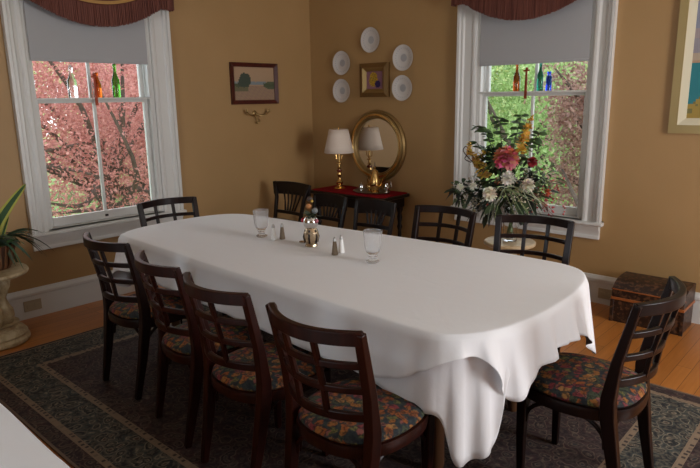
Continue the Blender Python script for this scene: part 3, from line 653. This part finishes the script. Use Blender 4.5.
# ---------------------------------------------------------------- stone pedestal and potted plant by left window
px_, py_ = .325, -3.305
t = thing('plant_pedestal', 'carved cream stone pedestal with round top by the left window', 'pedestal', (px_, py_, 0))
m = MB(); m.lathe([(.19, 0), (.20, .012), (.20, .03), (.185, .045), (.19, .06), (.17, .085), (.135, .10), (.13, .12), (.145, .13)], 36); m.build('base', m_stone, t, sharp=30)
m = MB()
def colm(u, v_):
    r = .098+.018*math.sin(v_*9)+.012*math.cos(2*PI*u*8)+.006*math.sin(v_*40)*math.sin(2*PI*u*8); return (r*math.cos(2*PI*u), r*math.sin(2*PI*u), .125+.31*v_)
m.grid(colm, 96, 30, True); m.build('column', m_stone, t, sharp=60)
m = MB(); m.lathe([(.10, .42), (.15, .44), (.16, .452), (.235, .462), (.242, .475), (.236, .488), (.2, .492), (.01, .492)], 40); m.build('top', m_stone, t, sharp=35)
t = thing('potted_plant', 'snake plant and ivy with yellow-edged leaves in a brown slatted basket', 'plant', (px_-.02, py_+.055, .4925))
m = MB(); m.lathe([(.085, 0), (.10, .02), (.135, .15), (.14, .16), (.125, .16), (.10, .1), (.01, .1)], 24); m.build('basket', mat('basket_dark', (.06, .025, .012), .7), t)
m = MB()
for k in range(18):
    a = 2*PI*k/18; ca, sa = math.cos(a), math.sin(a); m.sweep([(ca*.09, sa*.09, .003), (ca*.107, sa*.107, .03), (ca*.143, sa*.143, .165)], .022, .006, side=(-sa, ca, 0))
o = m.build('basket_slats', wood('basket_slat', (.13, .05, .02), (.2, .09, .035), .6), t)
def blade(pts, wd, m1, m2):
    sp_ = [Vector(p) for p in spline(pts, 5)]; n_ = len(sp_)
    for i in range(n_-1):
        def wv_(k): tt = k/(n_-1); return wd*math.sin(PI*min(.98, .2+.78*tt))**.7
        d = (sp_[i+1]-sp_[i]).normalized(); sd = d.cross(Vector((1, -1, 0)).normalized().cross(d)).normalized()
        sd = d.cross(Vector((.6, -.8, 0))).normalized()
        a0, a1 = wv_(i)/2, wv_(i+1)/2; p0, p1 = sp_[i], sp_[i+1]
        m1.add([p0-sd*a0*.55, p0+sd*a0*.55, p1+sd*a1*.55, p1-sd*a1*.55], [(0, 1, 2, 3)], (.035, .09, .03))
        for s in (-1, 1): m2.add([p0+s*sd*a0*.53, p0+s*sd*a0, p1+s*sd*a1, p1+s*sd*a1*.53], [(0, 1, 2, 3)], (.42, .42, .07))
m = MB(); m2 = m
for pts, wd in (([(0, 0, .1), (.0, .04, .26), (.02, .13, .40), (.02, .25, .53)], .075), ([(-.02, 0, .1), (-.03, 0, .3), (-.03, .015, .45)], .042), ([(.02, -.03, .1), (.06, -.05, .3), (.12, -.08, .42)], .05), ([(-.03, -.04, .1), (-.06, -.1, .3), (-.08, -.16, .47)], .05), ([(0, .03, .1), (.02, .07, .22), (.02, .12, .33)], .03), ([(.03, 0, .1), (.05, -.01, .25), (.06, 0, .38)], .04)):
    blade(pts, wd, m, m2)
m.build('sword_leaf', m_attr, t, sharp=60)
m = MB()
for k in range(85):
    a = R.uniform(0, 6.28); rad = R.uniform(.02, .12); b_ = Vector((rad*math.cos(a), rad*math.sin(a), .15+R.uniform(0, .06)))
    m.leaf(b_, (math.cos(a), math.sin(a), R.uniform(-.1, 1.1)), R.uniform(.10, .21), R.uniform(.018, .034), R.uniform(.5, 1.5), (.03+R.random()*.04, .06+R.random()*.05, .03+R.random()*.02) if k % 5 else (.16, .2, .1), 5)
for k in range(16):
    a = R.uniform(.6, 2.0); b_ = Vector((.05*math.cos(a), .1*math.sin(a), .2)); m.leaf(b_, (.15*math.cos(a), 1, R.uniform(.0, .9)), R.uniform(.2, .30), .02, R.uniform(.5, 1.1), (.04, .07, .035), 6)
o = m.build('trailing_leaves', m_attr, t, sharp=60); o['kind'] = 'stuff'

# ---------------------------------------------------------------- flower stand, vase and arrangement
fx, fy = 2.52, -.42
t = thing('flower_stand', 'round pale onyx pedestal stand below the right window', 'stand', (fx, fy, 0))
m = MB(); m.lathe([(.15, 0), (.155, .02), (.11, .04), (.08, .07), (.05, .12), (.045, .27), (.055, .38), (.08, .43), (.09, .442)], 32); m.build('pedestal', m_onyx, t)
m = MB(); m.lathe([(.09, .442), (.17, .446), (.19, .457), (.191, .474), (.183, .482), (.01, .483)], 40); m.build('top', m_onyx, t, sharp=35)
t = thing('flower_arrangement', 'large mixed flower arrangement in a tall glass vase before the right window', 'flowers', (fx, fy, .549))
m = MB(); m.lathe([(.045, -.0655), (.052, -.062), (.052, -.04), (.056, .08), (.064, .20), (.072, .25), (.069, .25), (.06, .20), (.052, .08), (.047, -.04), (.01, -.045)], 28); m.build('vase', m_glass, t)
m = MB()
for k in range(16):
    a = R.uniform(0, 6.28); m.tube([(.03*math.cos(a), .03*math.sin(a), -.04), (-.01*math.cos(a), -.01*math.sin(a), .16), (.05*math.cos(a), .05*math.sin(a), .33)], .0035, 5)
m.build('stems', mat('green_stem', (.12, .17, .06), .6), t)
m = MB()
def cluster(c_, n_, rad, L, W, cols, up_=.3):
    for k in range(n_):
        d = Vector((R.gauss(0, 1), R.gauss(0, 1)*.8, R.gauss(up_, .8))).normalized(); b_ = Vector(c_)+d*rad*R.uniform(.1, 1)
        m.leaf(b_, d+Vector((0, 0, -.1)), L*R.uniform(.6, 1.3), W*R.uniform(.7, 1.2), R.uniform(0, .8), R.choice(cols))
DK = [(.010, .022, .010), (.018, .035, .014), (.03, .055, .022), (.012, .018, .014), (.05, .08, .03)]
LG = [(.06, .11, .03), (.09, .15, .05), (.04, .08, .025), (.12, .17, .08)]
cluster((0, 0, .33), 170, .20, .10, .04, DK); cluster((-.25, 0, .30), 80, .13, .09, .032, DK+LG); cluster((.14, 0, .32), 90, .14, .09, .03, DK); cluster((-.14, -.05, .22), 60, .12, .1, .035, DK, -.3)
cluster((.22, 0, .42), 50, .12, .06, .02, LG); cluster((-.40, -.05, .29), 70, .09, .07, .035, LG+DK); cluster((-.12, -.0, .52), 60, .10, .11, .045, LG[:3]+DK[:3], .6)
o = m.build('foliage', m_attr, t, sharp=60); o['kind'] = 'stuff'
m = MB()   # tall leafy branches against the glass
for pts in ([(-.06, 0, .35), (-.15, 0, .55), (-.22, -.01, .72), (-.30, -.02, .78)], [(-.05, 0, .4), (-.10, 0, .65), (-.12, 0, .84)], [(-.03, 0, .4), (.0, 0, .65), (.05, 0, .86)], [(-.08, 0, .4), (-.2, 0, .52), (-.30, -.02, .66)], [(0, 0, .4), (.10, .0, .62), (.2, 0, .75)]):
    sp_ = spline(pts, 6); m.tube(sp_, .003, 5, col=(.07, .06, .03))
    for i in range(4, len(sp_)):
        for s in (-1, 1): m.leaf(sp_[i], (s*.9, R.uniform(-.5, .3), R.uniform(-.4, .4)), R.uniform(.05, .085), R.uniform(.04, .055), .2, R.choice([(.05, .10, .03), (.08, .14, .05), (.03, .06, .025), (.12, .18, .09)]))
m.build('leafy_branch', m_attr, t, sharp=60)
def bloom(nm, c_, r, col1, col2, n_=40, flat=.8):
    m = MB()
    for k in range(n_):
        ph = math.acos(1-1.6*(k+.5)/n_); th = k*2.39996; d = Vector((math.sin(ph)*math.cos(th), -math.cos(ph)*.6-.35*math.sin(ph)*math.sin(th)*0, math.sin(ph)*math.sin(th)))
        d.y = -math.cos(ph); m.leaf(Vector(c_)+d*r*.3, d, r*.75, r*.55, .15, tuple(a+(b-a)*R.random() for a, b in zip(col1, col2)), 3)
    m.ball(c_, r*.35, 8, 5, col=col1); return m.build(nm, m_attr, t, sharp=60)
def rel(u, v_, dy=-.06): return (2.498+(u-512)*.0081-fx-dy*.50, dy, 1.448-(v_-110)*.00736+(u-512)*.0007-.549-dy*(.03+.0018*(v_-110)))
bloom('hydrangea', rel(508, 156, -.10), .095, (.58, .05, .08), (.72, .34, .26), 110)
bloom('carnation', rel(533, 161, -.05), .040, (.22, .006, .012), (.32, .02, .03), 50)
bloom('white_rose', rel(494, 193, -.24), .055, (.78, .70, .52), (.88, .84, .72), 60)
bloom('white_rose', rel(511, 177, -.18), .058, (.76, .72, .60), (.86, .84, .76), 60)
bloom('white_rose', rel(530, 184, -.2), .05, (.6, .55, .4), (.78, .74, .6), 50)
for u, v_ in ((463, 186), (476.5, 185)): bloom('anemone', rel(u, v_, -.20), .034, (.75, .75, .62), (.85, .85, .75), 34)
bloom('tulip', rel(500, 179, -.1), .030, (.35, .05, .02), (.45, .12, .04), 20); bloom('tulip', rel(548, 191, -.1), .03, (.40, .06, .02), (.5, .12, .04), 20); bloom('tulip', rel(490, 203, -.12), .02, (.30, .06, .02), (.4, .12, .04), 20)
def spike(pts, r0, r1, c1, c2, n_=70):
    m = MB(); sp_ = spline(pts, 8); m.tube(sp_, .004, 5, col=(.1, .14, .04))
    for k in range(n_):
        t_ = R.random(); p = Vector(sp_[int(t_*(len(sp_)-1))]); r_ = r0+(r1-r0)*t_; d = Vector((R.gauss(0, 1), R.gauss(0, 1), R.gauss(.2, .6))).normalized()
        m.leaf(p, d, r_*1.3, r_*.8, .1, tuple(a+(b-a)*R.random() for a, b in zip(c1, c2)), 3)
    m.build('snapdragon', m_attr, t, sharp=60)
spike([rel(486, 173), rel(478, 160), rel(470, 148), rel(470, 138)], .05, .018, (.66, .38, .05), (.80, .56, .16), 120)
spike([rel(487, 150), rel(477, 158), rel(488, 166)], .03, .03, (.66, .38, .05), (.80, .56, .16), 40)
spike([rel(522, 153), rel(523, 140), rel(527, 128), rel(530, 117)], .045, .025, (.66, .34, .04), (.80, .52, .10), 120)
m = MB(); 
m.tube(spline([rel(487, 171), rel(476, 162), rel(467, 153), rel(463, 147), rel(466, 143), rel(469, 149), rel(465, 156), rel(472, 160)], 6), .004, 5); m.build('curly_twig', mat('twig_brown', (.08, .04, .02), .7), t)
m = MB()
for k in range(17):
    a = R.uniform(-.9, .9); e_ = (R.uniform(-.42, .26), -.05-R.uniform(0, .22), R.uniform(.02, .25)); s_ = rel(512+R.uniform(-12, 18), 190, -.15)
    if k < 4: e_ = rel(492+k*3, 222+R.uniform(0, 6), -.22)
    elif k < 11: e_ = rel(516+(k-4)*3.5, 212+R.uniform(0, 10), -.2)
    else: e_ = rel(540+R.uniform(0, 12), 200+R.uniform(0, 8), -.1)
    mid = ((s_[0]+e_[0])/2, -.24, max(s_[2], e_[2])+.02); pts = spline([s_, mid, e_], 6)
    m.sweep(pts, [.007*(1-.8*i/len(pts)) for i in range(len(pts))], .001, col=R.choice([(.30, .36, .16), (.20, .26, .12), (.38, .40, .28)]))
m.build('grass_blades', m_attr, t, sharp=60)
m = MB()
for k in range(60):
    q = rel(R.gauss(549, 9), R.gauss(196, 11), R.uniform(-.15, 0)); m.ball(q, R.uniform(.005, .009), 6, 4, col=R.choice([(.35, .03, .05), (.5, .12, .12), (.28, .02, .03)]))
    if k % 3 == 0: m.tube([rel(528, 190, -.08), q], .0015, 4, col=(.12, .08, .04))
for k in range(5):
    q = rel(552+R.uniform(-5, 8), 205+k*3, -.05); m.tube([rel(540, 198), q], .0015, 4, col=(.3, .05, .05))
m.build('berry_spray', m_attr, t, sharp=60)
m = MB()
for c0, n_, sx, sz in ((rel(530, 186, -.12), 90, .05, .05), (rel(520, 195, -.16), 80, .05, .05), (rel(472, 200, -.08), 60, .05, .03), (rel(479, 205, -.12), 50, .05, .04), (rel(507, 188, -.16), 30, .04, .04), (rel(478, 180, -.08), 30, .05, .02)):
    for k in range(n_):
        q = (c0[0]+R.gauss(0, sx), c0[1]+R.gauss(0, .03), c0[2]+R.gauss(0, sz)); m.leaf(q, (R.gauss(0, 1), -1, R.gauss(0, 1)), .022, .014, 0, R.choice([(.7, .63, .46), (.80, .76, .62), (.50, .42, .28), (.46, .36, .2)]), 2)
o = m.build('filler_blossom', m_attr, t, sharp=60); o['kind'] = 'stuff'
m = MB()
for k in range(60):
    u = R.uniform(-.3, .0); m.leaf((u, -.06, .22+R.uniform(-.08, .03)), (R.uniform(-.3, .3), -.1, -1), R.uniform(.03, .06), .03, 0, R.choice([(.7, .7, .66), (.4, .42, .38), (.6, .6, .55)]), 3)
m.build('white_drooping_leaf', m_attr, t, sharp=60)
m = MB()
for k in range(5): m.leaf((.14+R.uniform(-.02, .02), -.08, .17), (R.uniform(-.5, .5), -.2, -1), .09, .06, 0, (.025, .03, .028), 4)
m.build('dark_hanging_leaf', m_attr, t, sharp=60)

# ---------------------------------------------------------------- bottles on the window ledges
ZL = 1.5822
def bottle(axis, u, h, r, nk, mt, label, style='wine', nn=-.045):
    t = thing('bottle', label, 'bottle', (nn, u, ZL) if axis == 'x' else (u, -nn, ZL), 0, None)
    sh = .58 if style == 'wine' else .62 if style == 'squat' else .74
    P = [(r*.5, 0), (r*.95, .001), (r, .006), (r*1.02, h*sh*.5), (r, h*sh*.9), (r*.8, h*sh), (nk*1.25, h*(sh+.13)), (nk, h*(sh+.2)), (nk, h*.93), (nk*1.35, h*.94), (nk*1.35, h*.985), (nk, h)]
    if style == 'square': P = [(r*.5, 0), (r, .002), (r, h*.72), (r*.9, h*.77), (nk, h*.80), (nk, h*.92), (nk*1.3, h*.93), (nk*1.3, h)]
    m = MB(); m.lathe(P, 20); m.build('glass_body', mt, t, sharp=50); return t
b = bottle('x', -2.452, .222, .034, .012, m_glass, 'clear old bottle with wire stopper on the left window ledge', 'squat')
m = MB(); m.ball((0, 0, .228), .012, 8, 6); m.build('stopper', mat('porcelain_stopper', (.5, .4, .35), .4), b)
m = MB(); m.tube([(0, .013, .2), (0, .017, .225), (0, 0, .243), (0, -.017, .225), (0, -.013, .2)], .0015, 5); m.build('wire_bail', m_steel, b)
bottle('x', -2.262, .19, .033, .014, m_ga, 'amber medicine bottle on the left window ledge', 'squat')
bottle('x', -2.108, .258, .031, .011, m_gg, 'tall green bottle on the left window ledge')
bottle('y', 2.281, .215, .027, .010, m_gbr, 'brown long-necked bottle on the right window ledge')
bottle('y', 2.478, .215, .024, .009, m_gt, 'dark green bottle on the right window ledge', 'squat')
bottle('y', 2.549, .142, .023, .012, m_gb, 'cobalt blue bottle on the right window ledge', 'square')
mc = mat('copper_red', (.28, .05, .02), .35, .5)
for ax, u, lb in (('x', -2.302, 'reddish wooden paddle hanging beside the amber bottle'), ('y', 2.386, 'reddish hanging ornament between the bottles of the right window')):
    m = MB(); P = lambda a, n_, z: (n_, a, z) if ax == 'x' else (a, -n_, z)
    m.sweep([P(u, .004, 1.74), P(u, .006, 1.60), P(u, .008, 1.525)], [.014, .020, .024], .006, side=P(1, 0, 0)); m.ball(P(u, .003, 1.752), .012, 8, 6); m.sweep([P(u-.025, .004, 1.735), P(u+.025, .004, 1.74)], .012, .005)
    o = m.build('hanging_ornament', mc); tag(o, lb, 'ornament')

# ---------------------------------------------------------------- dark side chairs in front of the console
def side_chair(name, label, x, y, rz, h, hoop, group, wid=.20):
    t = thing(name, label, 'chair', (x, y, 0), rz, group)
    for sx in (-1, 1):
        m = MB(); m.tube([(sx*.17, .17, 0), (sx*.16, .16, .2), (sx*.155, .155, .43)], [.012, .018, .015], 8); m.build('leg', m_dark, t)
        m = MB(); m.tube([(sx*.17, -.20, 0), (sx*.165, -.18, .25), (sx*.165, -.17, .43)], [.012, .018, .016], 8); m.build('leg', m_dark, t)
    m = MB(); m.loft([rr(.38, .38, .07, .425), rr(.41, .41, .08, .432), rr(.41, .41, .08, .45), rr(.38, .38, .08, .456)]); m.build('seat', m_dark, t, sharp=40)
    for sx in (-1, 1): m = MB(); m.tube([(sx*.165, -.15, .22), (sx*.162, .15, .22)], .009, 8); m.build('stretcher', m_dark, t)
    yb = lambda z: -.17-(z-.43)*.22
    if hoop:
        m = MB(); pts = []
        for k in range(25):
            a = PI*k/24; pts.append((-math.cos(a)*.18*(abs(math.cos(a))**-.2 if abs(math.cos(a)) > .3 else 1), yb(.44+(h-.44)*math.sin(a)**.6)-.02*math.sin(a), .44+(h-.44)*math.sin(a)**.6))
        m.tube(pts, .013, 8); m.build('back_hoop', m_dark, t)
        for k in range(-2, 3):
            m = MB(); zt = h-.012-.014*abs(k); m.tube([(k*.045, yb(.45), .45), (k*.058, yb(zt)-.018, zt)], [.007, .006], 6); m.build('spindle', m_dark, t)
    else:
        for sx in (-1, 1): m = MB(); m.sweep([(sx*.17, yb(.44), .44), (sx*.185, yb(.65), .65), (sx*wid, yb(h), h)], .03, .026, side=(1, 0, 0)); m.build('back_post', m_dark, t, bevel=.003)
        m = MB(); m.sweep([(x_*wid/.2, yb(h-.045)-.03*(1-(x_/.21)**2), h-.06+.01*(1-(x_/.21)**2)) for x_ in (-.21, -.14, -.07, 0, .07, .14, .21)], .12, .022, side=(0, 0, 1)); m.build('crest_rail', m_dark, t, bevel=.004)
        m = MB(); m.sweep([(x_, yb(.52)-.02*(1-(x_/.18)**2), .52) for x_ in (-.175, -.09, 0, .09, .175)], .03, .018, side=(0, 0, 1)); m.build('back_rail', m_dark, t, bevel=.003)
        for x_ in (-.10, -.05, 0, .05, .10): m = MB(); m.sweep([(x_*.6, yb(.53)-.018, .53), (x_*.9, yb(.62)-.026, .62), (x_*1.2, yb(h-.08)-.024, h-.08)], [.022, .012, .022], .009, side=(1, 0, 0)); m.build('splat', m_dark, t, bevel=.002)
    return t
GS = 'dark side chairs by the console'
side_chair('side_chair', 'dark side chair with broad crest and pierced back in the corner left of console', .475, -1.0, PI, .79, False, GS, .235)
s2 = side_chair('side_chair', 'dark pierced-back side chair in front of the console middle', .97, -.985, PI, .725, False, GS, .185)
dup(s2, (1.50, -.985, 0), PI+.08, 'dark pierced-back side chair in front of the console right end')

# ---------------------------------------------------------------- outside: ground and trees
mgr = mat('lawn_green', (.12, .22, .05), .9); n = NT(mgr); q = n.noise(n.coord(), 6, 5); n.col(n.ramp(q.outputs[0], [(.3, (.07, .14, .03)), (.7, (.20, .30, .09))]))
m = MB(); m.box(-40, -TH-.02, -30, 40, -1.1, -1.0); o = m.build('lawn', mgr, sharp=0); tag(o, 'green lawn outside the left window', 'lawn', kind='structure')
m = MB(); m.box(-TH-.02, 40, TH+.02, 40, -1.1, -1.0); o = m.build('lawn', mgr, sharp=0); tag(o, 'green lawn outside the right window', 'lawn', kind='structure')
def tree(label, base, crown, rad, n_, size, lm, branches, seed, clumps=26):
    r_ = np.random.RandomState(seed); t = thing('tree', label, 'tree', (base[0], base[1], -1.0))
    m = MB(); c0 = np.array(crown)-np.array(base)
    m.tube([(0, 0, 0), (0, 0, 1.2), tuple(c0*[.4, .4, 1]*.6+[0, 0, .6])], [.14, .10, .07], 8)
    for k in range(branches):
        d = r_.normal(size=3); d /= np.linalg.norm(d); e = c0+d*np.array(rad)*.85+[0, 0, 1.0]
        s_ = np.array([0, 0, 1.0+r_.rand()*1.0]); mid = (s_+e)/2+r_.normal(size=3)*.25; m.tube(spline([s_, mid, e], 4), [.05, .045, .04, .036, .03, .026, .02, .015, .01], 6)
    m.build('trunk', m_bark, t)
    cc = r_.normal(size=(clumps, 3)); cc /= np.linalg.norm(cc, axis=1)[:, None]; cc *= (r_.rand(clumps, 1)**.4)*.85
    ci = r_.randint(0, clumps, n_); off = r_.normal(size=(n_, 3))*.16; P = (cc[ci]+off)*np.array(rad)+c0+[0, 0, 1.0]
    D1 = r_.normal(size=(n_, 3)); D1 /= np.linalg.norm(D1, axis=1)[:, None]; D2 = np.cross(D1, r_.normal(size=(n_, 3))); D2 /= np.linalg.norm(D2, axis=1)[:, None]
    s_ = size*(.6+.8*r_.rand(n_, 1)); V = np.stack([P-D1*s_*.5, P+D2*s_*.28, P+D1*s_*.5, P-D2*s_*.28], 1).reshape(-1, 3)
    me = bpy.data.meshes.new('foliage'); F = np.arange(n_*4).reshape(-1, 4); me.from_pydata(V.tolist(), [], F.tolist()); me.materials.append(lm)
    o = bpy.data.objects.new('foliage', me); C.objects.link(o); o.parent = t; o['kind'] = 'stuff'
m_lr = leafmat('maple_leaf_red', (.32, .10, .09), (.56, .25, .22), .55); m_lg = leafmat('leaf_green', (.15, .24, .07), (.34, .47, .18), .45); m_lb = leafmat('leaf_bronze', (.17, .075, .07), (.38, .23, .19), .35)
m_ly = leafmat('leaf_yellow_green', (.36, .42, .16), (.62, .66, .34), .45)
tree('red japanese maple filling the view of the left window', (-2.9, -.9, 0), (-2.9, -.9, 1.2), (1.3, 1.9, 1.8), 30000, .045, m_lr, 20, 1, 90)
tree('second red maple farther behind outside the left window', (-6.4, 1.6, 0), (-6.4, 1.6, 1.4), (1.7, 2.3, 2.4), 17000, .08, m_lr, 12, 2, 60)
tree('yellow green tree far outside the left window', (-12.0, 5.0, 0), (-12, 5.0, 1.4), (3.0, 4.2, 3.6), 16000, .24, m_ly, 8, 5, 50)
tree('bright green tree outside the right window', (.2, 4.8, 0), (.2, 4.8, 1.5), (1.8, 1.6, 2.4), 17000, .075, m_lg, 8, 3, 60)
tree('bronze-leaved tree close outside the right window', (2.5, 2.1, 0), (2.25, 1.95, 1.2), (.68, .5, 1.45), 11000, .045, m_lb, 14, 4, 34)
tree('broad green tree far outside the right window', (-3.5, 10.5, 0), (-3.5, 10.5, 1.8), (4.2, 2.6, 3.8), 24000, .2, m_ly, 8, 6, 50)
